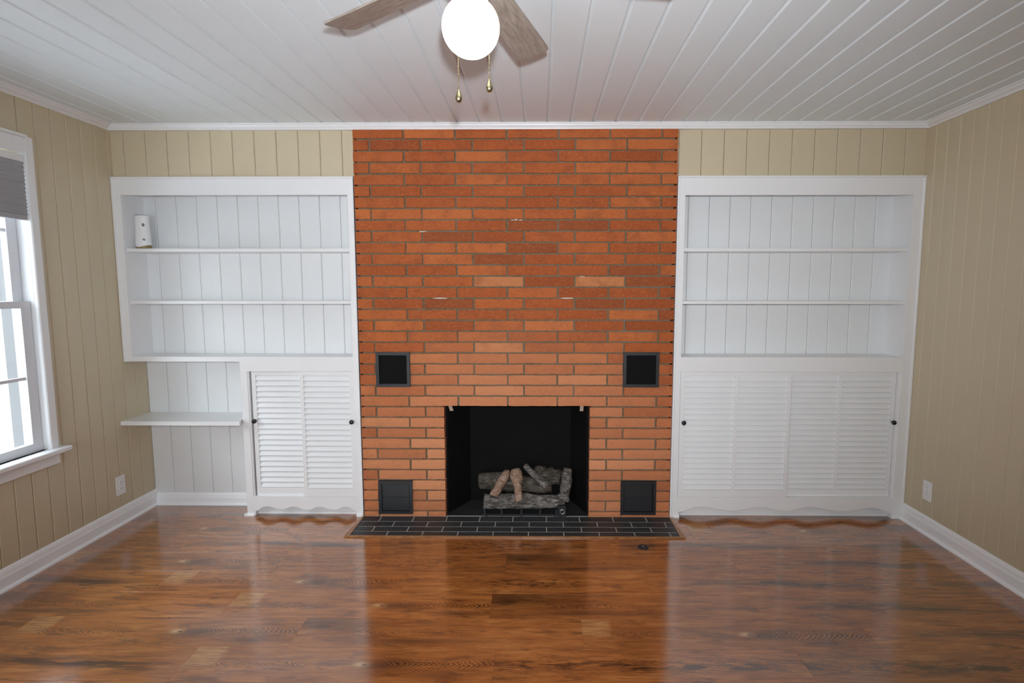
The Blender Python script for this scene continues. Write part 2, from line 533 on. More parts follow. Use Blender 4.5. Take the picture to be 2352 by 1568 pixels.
def plank_profile(a0, a1, face, back, ch=.0035, gap=.0016, dep=None, lo=True, hi=True):
    """cross-section across a wall or ceiling plank: (across, depth) with eased long edges; face/back are depths"""
    s = 1 if back > face else -1; dep = ch if dep is None else dep
    ch = min(ch, (a1 - a0 - 2 * gap) / 3)
    p = [(a0 + gap, back), (a0 + gap, face + s * dep), (a0 + gap + ch, face)] if lo else [(a0, back), (a0, face)]
    return p + ([(a1 - gap - ch, face), (a1 - gap, face + s * dep), (a1 - gap, back)] if hi else [(a1, face), (a1, back)])


k0 = math.floor((XL - s0) / PIT)
k = k0; ceil_proto = None
while s0 + k * PIT < XR:
    a, b = max(s0 + k * PIT, XL), min(s0 + (k + 1) * PIT, XR)
    if b - a > .02:
        MB().prism(plank_profile(a, b, ZC, ZC + .014, .0050, .0034, .0050), 'y', YF, 0.0, fn=lambda q: (q[0], q[1], q[2])).build('plank', M['ceiling'], ce)
    k += 1

# far wall above the bookcases (tan planks) with backing
wb = struct(MB().box(XL - .15, XR + .15, .30, .42, -.1, ZC + .08).build('wall_back', M['tan'], None, (0, .3, 0)), 'tan plank wall around the brick fireplace')


def tan_run(xa, xb, x_first, pitch, z0, z1, face, back, mat, parent):
    k = math.floor((xa - x_first) / pitch)
    while x_first + k * pitch < xb:
        a, b = max(x_first + k * pitch, xa), min(x_first + (k + 1) * pitch, xb)
        if b - a > .003:
            MB().prism([(p[0], p[1]) for p in plank_profile(a, b, face, back, .0036, .0010, .0034, a > xa, b < xb)], 'z', z0, z1).build('plank', mat, parent)
        k += 1


tan_run(XL, XBL - .006, -2.489, .1313, 2.085, ZC, 0.0, .014, M['tan'], wb)
tan_run(XBR + .004, XR, .962, .1334, 2.085, ZC, 0.0, .014, M['tan'], wb)
box('backing', XL, XBL - .002, .014, .03, 2.086, ZC, M['tan'], wb)
box('backing', XBR + .002, XR, .014, .03, 2.086, ZC, M['tan'], wb)

# left wall with the window opening
wl = MB()
wl.box(XL - .12, XL - .014, YF - .15, WY0, -.1, ZC + .06)
wl.box(XL - .12, XL - .014, WY1, .30, -.1, ZC + .06)
wl.box(XL - .12, XL - .014, WY0, WY1, -.1, WZ0)
wl.box(XL - .12, XL - .014, WY0, WY1, WZ1, ZC + .06)
wl = struct(wl.build('wall_left', M['tan'], None, (XL, 0, 0)), 'tan vertical plank wall with the window')


def side_run(x_face, x_back, y_first, pitch, ya, yb, hole, parent):
    k = math.floor((ya - y_first) / pitch)
    while y_first + k * pitch < yb:
        a, b = max(y_first + k * pitch, ya), min(y_first + (k + 1) * pitch, yb)
        k += 1
        if b - a < .003: continue
        m = MB()

        def piece(p, q, z0, z1, lo=True, hi=True):
            m.prism([(d, c) for c, d in plank_profile(p, q, x_face, x_back, .0050, .0004, .0036, lo, hi)], 'z', z0, z1)
        if hole and b > hole[0] and a < hole[1]:
            # notch the plank round the window opening
            h0, h1 = max(a, hole[0]), min(b, hole[1])
            if a < h0: piece(a, h0, 0, ZC, True, False)
            if b > h1: piece(h1, b, 0, ZC, False, True)
            for z0, z1 in ((0, hole[2]), (hole[3], ZC)): piece(h0, h1, z0, z1, a >= h0, b <= h1)
        else: piece(a, b, 0, ZC)
        m.build('plank', M['tan'], parent)


side_run(XL, XL - .014, -.123, .0930, -1.95, YN, (WY0, WY1, WZ0, WZ1), wl)
box('panel', XL - .014, XL, YF, -1.95, 0, ZC, M['tan'], wl)
wr = struct(MB().box(XR + .014, XR + .12, YF - .15, .30, -.1, ZC + .06).build('wall_right', M['tan'], None, (XR, 0, 0)), 'tan vertical plank wall on the right')
side_run(XR, XR + .014, -.081, .0907, -1.95, .03, None, wr)
box('panel', XR, XR + .014, YF, -1.95, 0, ZC, M['tan'], wr)
# wall behind the camera with an unseen window added for fill light
wf = MB(); FX0, FX1, FZ0, FZ1 = -1.95, -.75, .30, 1.95
wf.box(XL - .12, FX0, YF - .12, YF, -.1, ZC + .06); wf.box(FX1, XR + .12, YF - .12, YF, -.1, ZC + .06)
wf.box(FX0, FX1, YF - .12, YF, -.1, FZ0); wf.box(FX0, FX1, YF - .12, YF, FZ1, ZC + .06)
struct(wf.build('wall_front', M['tan'], None, (0, YF, 0)), 'tan wall behind the camera')
w2 = bpy.data.objects.new('fill_window', None); C.objects.link(w2); place(w2, (-1.35, YF, FZ0), None); struct(w2, 'unseen window added behind the camera for fill light')
fr = MB(); t = .05
fr.box(FX0, FX1, YF - .09, YF - .03, FZ0, FZ0 + t); fr.box(FX0, FX1, YF - .09, YF - .03, FZ1 - t, FZ1)
for xx in (FX0, -1.375, FX1 - t): fr.box(xx, xx + t, YF - .09, YF - .03, FZ0 + t, FZ1 - t)
fr.build('sash', M['sash'], w2)
box('pane', FX0 + t, -1.375, YF - .062, YF - .058, FZ0 + t, FZ1 - t, M['glass'], w2)
box('pane', -1.325, FX1 - t, YF - .062, YF - .058, FZ0 + t, FZ1 - t, M['glass'], w2)

# crown moulding: stepped cove
CR = [(0.0, 0.0), (.010, 0.0), (.012, .007), (.017, .009), (.018, .015), (.026, .019), (.034, .028), (.038, .036), (.046, .038), (.046, .047), (0.0, .047)]
CRZ = ZC - .034
CR = [(o_, h * .034 / .047) for o_, h in CR]
CRB = [(0.0, 0.0)] + [(.026 + o_ * .5, h) for o_, h in CR[1:-2]] + [(.050, CR[-3][1]), (.050, .034), (0.0, .034)]
m = MB().prism([(-o_, CRZ + h) for o_, h in CRB], 'x', XL, XR); struct(m.build('trim_1', M['white']), 'white crown moulding above the fireplace')
m = MB().prism([(XL + o_, CRZ + .0013 + h * .96) for o_, h in CR], 'y', YF, -.0); struct(m.build('trim_2', M['white']), 'white crown moulding along the left wall')
m = MB().prism([(XR - o_, CRZ + .0013 + h * .96) for o_, h in CR], 'y', YF, -.0); struct(m.build('trim_3', M['white']), 'white crown moulding along the right wall')
# baseboards
BB = [(0, 0), (.016, 0), (.016, .062), (.0135, .070), (.011, .086), (.007, .098), (.003, .104), (0, .104)]
QR = [(.016, 0), (.028, 0), (.0265, .007), (.022, .013), (.016, .016)]
for nm, sgn, X, y1 in (('baseboard_left', 1, XL, YN), ('baseboard_right', -1, XR, -.026)):
    m = MB().prism([(X + sgn * o_, h) for o_, h in BB], 'y', YF, y1)
    m.prism([(X + sgn * o_, h) for o_, h in QR], 'y', YF, y1); struct(m.build(nm, M['trim']), 'white moulded baseboard')
m = MB().prism([(YN - o_, h * .76) for o_, h in BB], 'x', XL + .016, -1.86)
m.prism([(YN - o_, h) for o_, h in QR], 'x', XL + .026, -1.86); struct(m.build('baseboard_back', M['trim']), 'white baseboard in the left alcove')

# ------------------------------------------------------------------ left window
w1 = bpy.data.objects.new('window_1', None); C.objects.link(w1); place(w1, (XL, (WY0 + WY1) / 2, WZ0), None); struct(w1, 'white double hung window on the left wall')
cx0, cx1 = XL, XL + .020
for ya, yb in ((WY1, WY1 + .052), (WY0 - .052, WY0)):
    MB().prism([(cx0, ya), (cx1 - .004, ya), (cx1, ya + .005), (cx1, yb - .010), (cx1 - .006, yb), (cx0, yb)], 'z', WZ0 + .0, WZ1 + .082).build('casing', M['white'], w1)
MB().prism([(cx0, WZ1), (cx1, WZ1), (cx1, WZ1 + .072), (cx1 - .006, WZ1 + .082), (cx0, WZ1 + .082)], 'y', WY0, WY1).build('casing', M['white'], w1)
MB().prism([(cx0, WZ1 + .075), (cx1 + .010, WZ1 + .075), (cx1 + .010, WZ1 + .088), (cx0, WZ1 + .088)], 'y', WY0 - .03, WY1 + .008).build('casing', M['white'], w1)
box('sill', XL - .07, XL + .062, WY0 - .075, WY1 + .080, WZ0 - .025, WZ0, M['white'], w1, .004)
box('apron', XL, XL + .018, WY0 - .052, WY1 + .050, WZ0 - .088, WZ0 - .025, M['white'], w1, .003)
# jambs and stops
for ya, yb in ((WY1, WY1 + .02), (WY0 - .02, WY0)): box('jamb', XL - .12, XL, ya - .001 if ya == WY1 else ya, yb, WZ0, WZ1, M['white'], w1)
box('jamb', XL - .12, XL, WY0, WY1, WZ1, WZ1 + .02, M['white'], w1)
lo_f, lo_b = XL - .020, XL - .052        # lower sash in front
up_f, up_b = XL - .056, XL - .088        # upper sash behind


def sash(xf, xb, z0, z1, st, rb, rt, muntins):
    ya, yb = WY0 + .004, WY1 - .004
    m = MB()
    m.box(xb, xf, ya, ya + st, z0, z1); m.box(xb, xf, yb - st, yb, z0, z1)
    m.box(xb, xf, ya + st, yb - st, z0, z0 + rb); m.box(xb, xf, ya + st, yb - st, z1 - rt, z1)
    s = m.build('sash', M['sash'], w1)
    xm = (xf + xb) / 2
    zs = [z0 + rb] + muntins + [z1 - rt]
    for zz in muntins: box('muntin', xm - .009, xm + .009, ya + st, yb - st, zz - .008, zz + .008, M['sash'], s)
    for i in range(len(zs) - 1):
        e0 = .008 if i else 0; e1 = .008 if i < len(zs) - 2 else 0
        box('pane', xm - .002, xm + .002, ya + st, yb - st, zs[i] + e0, zs[i + 1] - e1, M['glass'], s)


sash(lo_f, lo_b, WZ0, 1.37, .052, .045, .034, [.982])
sash(up_f, up_b, 1.335, WZ1, .052, .036, .05, [1.72])
# cellular blind half way up
bl = thing('window_blind', 'grey pleated cellular blind drawn half way up the left window', 'blind', (XL - .002, (WY0 + WY1) / 2, 1.77))
prof_f, prof_b = [], []
z = 1.795; n = 0
while z < 2.06:
    prof_f.append((XL + .006 if n % 2 == 0 else XL + .0125, z)); prof_b.append((XL - .016 if n % 2 == 0 else XL - .028 + .02, z)); z += .010 if n > 10 else .0085; n += 1
m = MB().prism(prof_f + [(p[0] - .004, p[1]) for p in prof_f[::-1]], 'y', WY0 + .003, WY1 - .003); m.build('fabric', M['fabric'], bl)
box('bottom_rail', XL - .008, XL + .014, WY0 + .008, WY1 - .008, 1.772, 1.797, M['fabric'], bl, .003)
box('headrail', XL - .010, XL + .016, WY0 + .008, WY1 - .008, 2.055, 2.088, M['white'], bl, .003)

# outside
struct(MB().box(-16, 12, -16, 8, -.6, -.45).build('ground', M['ground']), 'pale ground outside')
struct(MB().box(-5.6, -5.4, -7, 6, -.45, 2.6).build('wall_outside', M['siding']), 'pale painted wall outside the window')
m = MB().prism([(-3.36, .040), (-3.29, .040), (-3.29, .112), (-3.36, .112)], 'z', -.45, 3.0); tag(m.build('downspout', M['drain']), 'white downspout outside the left window', 'downspout')

# ------------------------------------------------------------------ brick fireplace
fp = thing('brick_fireplace', 'orange red brick fireplace wall with a black open firebox', 'fireplace', ((XBL + XBR) / 2, 0, 0))
BY = -.026                                   # brick face
CP = .0668; Z0 = .712                        # course pitch, lintel underside
OX0, OX1 = -.587, .313                      # opening
JT = .0098
VENTS = [(-1.000, -.791, .832, 1.047), (.514, .732, .832, 1.048), (-1.006, -.793, .0225, .236), (.511, .731, .0225, .2385)]


def clip_spans(a, b, z0, z1):
    spans = [(a, b)]
    holes = [(v[0] + .006, v[1] - .006, v[2] + .006, v[3] - .006) for v in VENTS]
    if z1 <= Z0 + .01: holes.append((OX0, OX1, -1, 9))
    for h in holes:
        if z1 > h[2] and z0 < h[3]:
            out = []
            for s in spans:
                if s[1] <= h[0] or s[0] >= h[1]: out.append(s); continue
                # a brick that only half overlaps in height stays whole
                if min(z1, h[3]) - max(z0, h[2]) < .6 * (z1 - z0) and h[3] < 8: out.append(s); continue
                if s[0] < h[0]: out.append((s[0], h[0]))
                if s[1] > h[1]: out.append((h[1], s[1]))
            spans = out
    return [s for s in spans if s[1] - s[0] > .018]


SHADES = [('dark', .030, 1.808), ('dark', .355, 1.808), ('dark', -.114, 1.669), ('dark', -.245, 1.604), ('dark', .568, 1.539), ('dark', .661, 1.471),
          ('dark', -.525, 1.343), ('dark', -.650, 1.739), ('pale', .359, 1.474), ('pale', -.259, 1.474), ('pale', -.248, 1.077), ('pale', -.888, .605), ('dark', .387, 1.343)]


def brick(a, b, z0, z1):
    m = MB(); nx = 6 if b - a > .16 else 3; nz = 2
    yo = BY + R.uniform(-.0016, .0016); tilt = R.uniform(-.0012, .0012)
    vis = {}
    ej = lambda: R.uniform(-.0013, .0013)
    for j in range(nz + 1):
        for i in range(nx + 1):
            x = a + (b - a) * i / nx; zz = z0 + (z1 - z0) * j / nz
            e = (i in (0, nx)); f = (j in (0, nz))
            yy = yo + tilt * (j - 1) + R.uniform(-.0007, .0007)
            if e or f: yy += .0022
            if e: x += (-1 if i else 1) * .0008 + ej() * .5
            if f: zz += ej()
            vis[i, j] = len(m.v); m.v.append((x, yy, zz))
    for j in range(nz):
        for i in range(nx): m.face([vis[i, j], vis[i + 1, j], vis[i + 1, j + 1], vis[i, j + 1]])
    ring = [(i, 0) for i in range(nx + 1)] + [(nx, j) for j in range(1, nz + 1)] + [(i, nz) for i in range(nx - 1, -1, -1)] + [(0, j) for j in range(nz - 1, 0, -1)]
    base = len(m.v)
    for q in ring:
        p = m.v[vis[q]]; m.v.append((p[0], .045, p[2]))
    L_ = len(ring)
    for i in range(L_): m.face([vis[ring[i]], vis[ring[(i + 1) % L_]], base + (i + 1) % L_, base + i])
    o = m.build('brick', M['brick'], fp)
    for kind, sx_, sz_ in SHADES:
        if a <= sx_ <= b and z0 - .004 <= sz_ <= z1 + .004: o['shade'] = 1.0 if kind == 'dark' else -1.0
    return o


for k in range(-11, 26):
    z0, z1 = Z0 + k * CP, Z0 + (k + 1) * CP - JT
    if k == -11: z0, z1 = 0.002, Z0 - 10 * CP - JT
    if z0 > ZC - .03: continue
    if k == -11 and z1 - z0 < .02: continue
    z1 = min(z1, ZC - .004)
    first = -1.0063 if k % 2 else -.8015
    x = XBL; nxt = first
    while x < XBR - .01:
        e = min(nxt - JT / 2, XBR)
        if XBR - e < .02: e = XBR
        for s in clip_spans(x, e, z0, z1): brick(s[0] + R.uniform(-.0012, .0012), s[1] + R.uniform(-.0012, .0012), z0 + R.uniform(-.0008, .0008), z1)
        x = nxt + JT / 2; nxt += .3048
# mortar bed
mm = MB()
my0, my1 = BY + .0115, .05
me0, me1 = XBL + .018, XBR - .018
cuts_x = sorted(set([me0, me1, OX0 - .010, OX1 + .010] + [v[i] + (.012 if i == 0 else -.012) for v in VENTS for i in (0, 1)]))
cuts_z = sorted(set([.0, ZC - .004, Z0 + .002] + [v[i] + (.012 if i == 2 else -.012) for v in VENTS for i in (2, 3)]))
for i in range(len(cuts_x) - 1):
    col = []
    for j in range(len(cuts_z) - 1):
        cx_, cz_ = (cuts_x[i] + cuts_x[i + 1]) / 2, (cuts_z[j] + cuts_z[j + 1]) / 2
        hole = (OX0 - .01 < cx_ < OX1 + .01 and cz_ < Z0) or any(v[0] < cx_ < v[1] and v[2] < cz_ < v[3] for v in VENTS)
        if hole: continue
        if col and abs(col[-1][1] - cuts_z[j]) < 1e-6: col[-1][1] = cuts_z[j + 1]
        else: col.append([cuts_z[j], cuts_z[j + 1]])
    for za, zb in col: mm.box(cuts_x[i], cuts_x[i + 1], my0, my1, za, zb)
mm.build('mortar', M['mortar'], fp)
# near-black backing strips, painted shade for the gaps at the brick edges
box('shade_backing', XBL - .004, XBL + .03, .055, .075, 0, ZC, M['gap'], fp)
box('shade_backing', XBR - .03, XBR + .004, .055, .075, 0, ZC, M['gap'], fp)
# firebox of black steel, splayed sides
fd = .24; bx0, bx1 = -.461, .213
m = MB().prism([(OX0 + .003, .03), (OX0 + .0, .030), (OX0 + .012, .030), (OX0 + .014, .034), (bx0, fd), (bx0 - .02, fd + .01), (OX0 - .03, .06)][1:], 'z', .0, .80)
m.build('firebox_panel', M['firebox'], fp)
m = MB().prism([(OX1 - .0, .030), (OX1 - .012, .030), (OX1 - .014, .034), (bx1, fd), (bx1 + .02, fd + .01), (OX1 + .03, .06)], 'z', .0, .80)
m.build('firebox_panel', M['firebox'], fp)
box('firebox_panel', bx0 - .02, bx1 + .02, fd, fd + .012, 0, .95, M['firebox'], fp)
box('firebox_top', OX0 - .03, OX1 + .03, .05, fd + .012, .80, .815, M['firebox'], fp)
box('firebox_floor', OX0 + .003, OX1 - .003, -.012, fd, -.004, .0035, M['firefloor'], fp)
box('lintel_bar', OX0 - .02, OX1 + .02, .0, .055, Z0 - .004, Z0 + .003, M['black_metal'], fp)
box('floor_lip', OX0 + .02, OX1 - .02, -.010, .004, .0035, .007, M['black_metal'], fp)
# two small rusty tabs under the lintel
for (xa, xb, tilt) in ((-.563, -.541, .010), (.254, .276, -.002)):
    m = MB().prism([(xa, Z0 + .0), (xb, Z0 + .0), (xb + tilt, Z0 - .034), (xa + tilt, Z0 - .034)], 'y', -.014, -.010)
    m.build('bracket', M['tab'], fp)
# pale plaster residue left in a few joints
for cx_, cz_, rx, rz in ((-.381, 1.872, .003, .026), (-.598, 1.3755, .052, .0042), (.170, 1.3755, .048, .0042), (-.155, 1.8405, .020, .003), (-.112, 1.8405, .014, .004), (-.700, 1.7745, .028, .0035), (.262, 1.505, .022, .003)):
    m = MB(); n = 18; pts = []
    for q in range(n):
        t_ = 2 * math.pi * q / n; w_ = R.uniform(.55, 1.05)
        pts.append((cx_ + rx * w_ * math.cos(t_), cz_ + rz * min(1.0, w_ + .2) * math.sin(t_)))
    m.v = [(x_, my0 - .0022, z_) for x_, z_ in pts] + [(x_, my0 + .002, z_) for x_, z_ in pts]
    for q in range(n): m.face([q, (q + 1) % n, n + (q + 1) % n, n + q])
    m.face(list(range(n))); m.face(list(range(n, 2 * n))); m.build('plaster_residue', M['residue'], fp)
# black square vents
NAMES = ['black square wall vent level with the shelf base on the left of the brick', 'black square wall vent high on the right side of the brick',
         'black square vent at the foot of the brick left of the firebox', 'black square vent at the foot of the brick right of the firebox']
for i, (xa, xb, za, zb) in enumerate(VENTS):
    v = thing('vent_cover', NAMES[i], 'vent', ((xa + xb) / 2, BY, za), 'black square vents in the brick')
    w_ = .019; yf, yb = BY - .012, BY + .004
    m = MB()
    for (a, b, c_, d) in ((xa, xb, za, za + w_), (xa, xb, zb - w_, zb), (xa, xa + w_, za + w_, zb - w_), (xb - w_, xb, za + w_, zb - w_)): m.box(a, b, yf, yb, c_, d)
    m.build('frame', M['black_metal'], v)
    if i < 2:
        box('screen', xa + w_, xb - w_, BY - .004, BY - .001, za + w_, zb - w_, M['black_mesh'], v)
    else:
        for (c_, d) in ((za + w_ + .002, (za + zb) / 2 - .0004), ((za + zb) / 2 + .0004, zb - w_ - .002)):
            box('door', xa + w_ + .002, xb - w_ - .002, BY - .006, BY + .003, c_, d, M['black_metal'], v, .0015)
    box('screw', (xa + xb) / 2 - .0025, (xa + xb) / 2 + .0025, yf - .0012, yf, zb - w_ / 2 - .0025, zb - w_ / 2 + .0025, M['black_metal'], v)
# a nail left in the brick joint
tag(MB().lathe([(.0016, -.030), (.0016, .0), (.0075, .001), (.0070, .004)][::1], (-.137, BY + .003, 1.8405), 10, 'y').build('nail', M['plastic']), 'short white nail sticking out of the upper brick joint', 'nail')

# hearth
he = thing('hearth', 'low hearth of charcoal slate tiles edged with wood in front of the firebox', 'hearth', (-.14, -.16, 0))
HY = [-.300, -.271, -.2075, -.1405, -.0720, -.010]
HX0, HX1 = -1.100, .816
box('grout', HX0, HX1, HY[0], -.012, .0005, .0035, M['grout'], he)
ROWS = [(-.8905, -.300, -.2415), (-.990, -.2415, -.1755), (-.888, -.1755, -.1035), (-.9905, -.1035, -.0270)]
for f0, y0, y1 in ROWS:
    x = HX0; nx_ = f0
    while x < HX1 - .01:
        e = min(nx_, HX1)
        if e - x > .012:
            g_ = .0032
            box('tile', x + (g_ if x > HX0 else 0), e - (g_ if e < HX1 else 0), y0 + g_, y1 - g_, .001, .0045 + R.uniform(0, .0006), M['slate'], he, .0012)
        x = nx_; nx_ += .2072
# wooden edging, mitred
ew = .030; eo = .012
ez = .010
for nm, pts in (('edging', [(HX0 - ew, HY[0] - eo), (HX1 + ew, HY[0] - eo), (HX1, HY[0]), (HX0, HY[0])]),
                ('edging', [(HX0 - ew, HY[0] - eo), (HX0, HY[0]), (HX0, -.028), (HX0 - .010, -.028)]),
                ('edging', [(HX1 + ew, HY[0] - eo), (HX1 + .010, -.028), (HX1, -.028), (HX1, HY[0])])):
    MB().prism(pts, 'z', .0005, .008).build(nm, M['oak_edge'], he)

# ------------------------------------------------------------------ gas log set
rl = random.Random(3)


def bent(p0, p1, n, bow, rng):
    p0, p1 = Vector(p0), Vector(p1); out = []
    for i in range(n):
        t = i / (n - 1); p = p0.lerp(p1, t)
        p += Vector((rng.uniform(-1, 1), rng.uniform(-1, 1), rng.uniform(-1, 1))) * bow * (1 if 0 < i < n - 1 else .3)
        out.append(p)
    return out


def log(p0, p1, r0, r1, mats, label, jit=.10, bow=.004, n=12, knob=None, side=18):
    pts = bent(p0, p1, n, bow, rl); rad = []
    for i in range(n):
        t = i / (n - 1); r_ = r0 + (r1 - r0) * t
        r_ *= 1 + .07 * math.sin(t * 7 + r0 * 90)
        if knob and abs(t - knob[0]) < knob[1]: r_ *= knob[2]
        rad.append(r_)
    rad[0] *= .93; rad[-1] *= .93
    m = MB().tube(pts, rad, side, 0, 1, jit, rl)
    return tag(m.build('ceramic_log', mats), label, 'log', 'ceramic gas logs in the firebox')


BK, BD, SP = M['bark'], M['bark_dark'], M['split']
log((-.352, .032, .080), (.165, .042, .076), .050, .044, [BK, SP], 'thick grey ceramic log lying at the front on the grate', .13, .003, 18)
log((-.390, .140, .176), (.085, .145, .142), .058, .052, [BD, SP], 'dark brown ceramic log lying behind the front log, left', .12, .004, 16)
log((-.020, .175, .215), (.150, .165, .190), .055, .050, [BD, BD], 'short dark ceramic log at the back right of the grate', .14, .006, 10)
log((-.286, -.012, .126), (-.205, .105, .250), .031, .024, [SP, BK], 'split brown ceramic stick leaning right on the left of the fire', .10, .004, 9)
log((-.122, -.024, .100), (-.152, .100, .262), .026, .025, [SP, SP], 'pale brown ceramic stick leaning back at the centre with a round knob', .08, .004, 10, (.86, .2, 1.45))
log((.052, .045, .175), (-.095, .125, .285), .028, .018, [BK, SP], 'grey ceramic stick sloping down to the right with a cut brown end', .10, .004, 9)
log((.150, .012, .095), (.186, .062, .285), .036, .029, [BK, SP], 'upright ceramic branch standing at the right end of the fire', .09, .005, 10, (.05, .1, 1.25))
gr = thing('fire_grate', 'black steel grate under the ceramic logs', 'grate', (-.11, .05, .0035))
for yy in (-.028, .10): box('rail', -.36, .125, yy - .005, yy + .005, .012, .022, M['black_metal'], gr)
for xx in (-.34, -.234, -.11, .008, .11): MB().box(xx - .006, xx + .006, -.036, .16, .014, .026).box(xx - .006, xx + .006, -.040, -.030, .014, .056).build('bar', M['black_metal'], gr)
for xx in (-.33, -.11, .10):
    for yy in (-.03, .12): box('leg', xx - .006, xx + .006, yy - .006, yy + .006, .0035, .014, M['black_metal'], gr)
gv = thing('gas_valve', 'small black gas valve with a ring knob at the right of the grate', 'gas valve', (.147, -.03, .0035))
box('valve_body', .118, .172, -.030, .01, .0035, .072, M['black_metal'], gv, .004)
m = MB(); n = 20
ring = [(.147 + .014 * math.cos(2 * math.pi * i / n), -.034, .040 + .014 * math.sin(2 * math.pi * i / n)) for i in range(n + 1)]
m.tube(ring, .0028, 8); m.build('ring_knob', M['nickel'], gv)

# ------------------------------------------------------------------ bookcases
FY = -.022      # face frame front
YB = 0.0        # face frame back


def fb(parent, name, x0, x1, z0, z1, yf=FY, yb=YB, bevel=.0005, mat='white'):
    return box(name, x0, x1, yf, yb, z0, z1, M[mat], parent, bevel)


def knob(x, y, z, parent):
    m = MB().lathe([(.006, 0), (.0055, -.010), (.009, -.013), (.0135, -.018), (.0145, -.023), (.0125, -.028), (.007, -.0305), (.0005, -.031)], (x, y, z), 20, 'y')
    return m.build('knob', M['knob'], parent)


def slat_proto(w, pitch, y):
    """one louver blade, lower edge forward"""
    return [(y - .0085, -.016), (y - .0085, -.0128), (y + .0085, .0195), (y + .0098, .0172), (y - .0065, -.0165)]


def louver_door(parent, x0, x1, yf, cols, z0, z1, knob_x, mull):
    """sliding louvered door; cols = list of (xa, xb) openings"""
    t = .018
    m = MB(); zt, zb = .900, .180
    edges = [x0] + [v for c in cols for v in c] + [x1]
    for i in range(0, len(edges), 2): m.box(edges[i], edges[i + 1], yf, yf + t, zb, zt)
    m.box(x0, x1, yf, yf + t, zt, z1); m.box(x0, x1, yf, yf + t, z0, zb)
    d = m.build('sliding_door', M['white'], parent)
    n = 21; pitch = (zt - zb) / n
    prof = slat_proto(0, pitch, yf + .0095)
    for xa, xb in cols:
        pr = None
        for i in range(n):
            zc_ = zb + (i + .5) * pitch
            if pr is None:
                pr = MB().prism(prof, 'x', xa - .002, xb + .002); o = pr.build('slat', M['white'], d, ((xa + xb) / 2, yf + .0095, 0)); pr = o
                place(o, ((xa + xb) / 2, yf + .0095, zc_), d)
            else:
                twin(pr, ((xa + xb) / 2, yf + .0095, zc_), d, 'slat')
    knob(knob_x, yf, .612, d)
    return d


def wave_apron(parent, x0, x1, ztop, keys):
    """apron with a scalloped lower edge; keys = [(x, z)] extremes joined by cosines"""
    pts = []
    for (xa, za), (xb, zb_) in zip(keys, keys[1:]):
        for i in range(8):
            t_ = i / 8; s = (1 - math.cos(math.pi * t_)) / 2
            pts.append((xa + (xb - xa) * t_, za + (zb_ - za) * s))
    pts.append(keys[-1])
    prof = [(x0, ztop), (x0, keys[0][1])] + pts + [(x1, keys[-1][1]), (x1, ztop)]
    m = MB(); b = 0
    # strips so the concave outline triangulates safely
    xs = [p[0] for p in pts]
    n = len(pts)
    m.v += [(p[0], FY, p[1]) for p in pts] + [(p[0], FY, ztop) for p in pts] + [(p[0], YB, p[1]) for p in pts] + [(p[0], YB, ztop) for p in pts]
    for i in range(n - 1):
        m.face([i, i + 1, n + i + 1, n + i]); m.face([2 * n + i, 3 * n + i, 3 * n + i + 1, 2 * n + i + 1])
        m.face([i, 2 * n + i, 2 * n + i + 1, i + 1]); m.face([n + i, n + i + 1, 3 * n + i + 1, 3 * n + i])
    m.face([0, n, 3 * n, 2 * n]); m.face([n - 1, 3 * n - 1, 4 * n - 1, 2 * n - 1])
    return m.build('apron', M['white'], parent)


def edge_trim(parent, x0, x1, z0, z1, sides):
    w_, d = .013, .007
    if 't' in sides: MB().prism([(FY, z1 - w_), (FY - d, z1 - w_ + .003), (FY - d, z1 - .002), (FY - d + .002, z1), (FY + .01, z1 + .0), (FY + .01, z1 - w_)], 'x', x0, x1).build('edge_moulding', M['white'], parent)
    if 'l' in sides: MB().prism([(x0, FY + .01), (x0, FY - d + .002), (x0 + .002, FY - d), (x0 + w_ - .003, FY - d), (x0 + w_, FY), (x0 + w_, FY + .01)], 'z', z0, z1 - w_).build('edge_moulding', M['white'], parent)
    if 'r' in sides: MB().prism([(x1, FY + .01), (x1, FY - d + .002), (x1 - .002, FY - d), (x1 - w_ + .003, FY - d), (x1 - w_, FY), (x1 - w_, FY + .01)], 'z', z0, z1 - w_).build('edge_moulding', M['white'], parent)


def shelf_board(parent, x0, x1, z0, z1, yf=-.006):
    return box('shelf', x0, x1, yf, YN, z0, z1, M['white'], parent, .002)


# ---- left unit
L = thing('built_in_bookcase', 'white bookcase left of the brick with louvered cupboard and open alcove below', 'bookcase', (-1.83, 0, 0), 'white built-in bookcases')
lx0, lx1 = XL - .0 + .0005, XBL - .0045
fb(L, 'stile', lx0, -2.508, .985, 2.094)
fb(L, 'stile', -1.146, lx1, 0, 2.094)
fb(L, 'rail', -2.508, -1.146, 1.990, 2.094)
fb(L, 'rail', -2.508, -1.846, .985, 1.0155)
fb(L, 'rail', -1.846, -1.146, .925, 1.0155)
fb(L, 'stile', -1.846, -1.803, 0, .925)
edge_trim(L, lx0, lx1, .985, 2.0965, 'tl')
edge_trim(L, lx0, lx1, .0, 2.0965, 'r')
for xa, xb in ((-1.803, -1.794), (-1.155, -1.146)): fb(L, 'foot_block', xa, xb, 0, .034, FY + .001, .026, 0)
wave_apron(L, -1.803, -1.135, .127, [(-1.803, .030), (-1.721, .063), (-1.629, .042), (-1.554, .062), (-1.462, .037), (-1.391, .061), (-1.295, .040), (-1.217, .062), (-1.146, .030)])
fb(L, 'toe_board', -1.803, -1.146, 0, .09, .026, .038)
MB().prism([(.026 - o_ + .016, h) for o_, h in QR], 'x', -1.80, -1.15).build('shoe_moulding', M['white'], L)
for xa, xb in ((-1.862, -1.800), (-1.150, -1.118)):
    MB().prism([(FY - .010, 0), (FY - .0095, .010), (FY - .004, .017), (FY, .018), (FY, 0)], 'x', xa, xb).build('foot_block', M['white'], L)
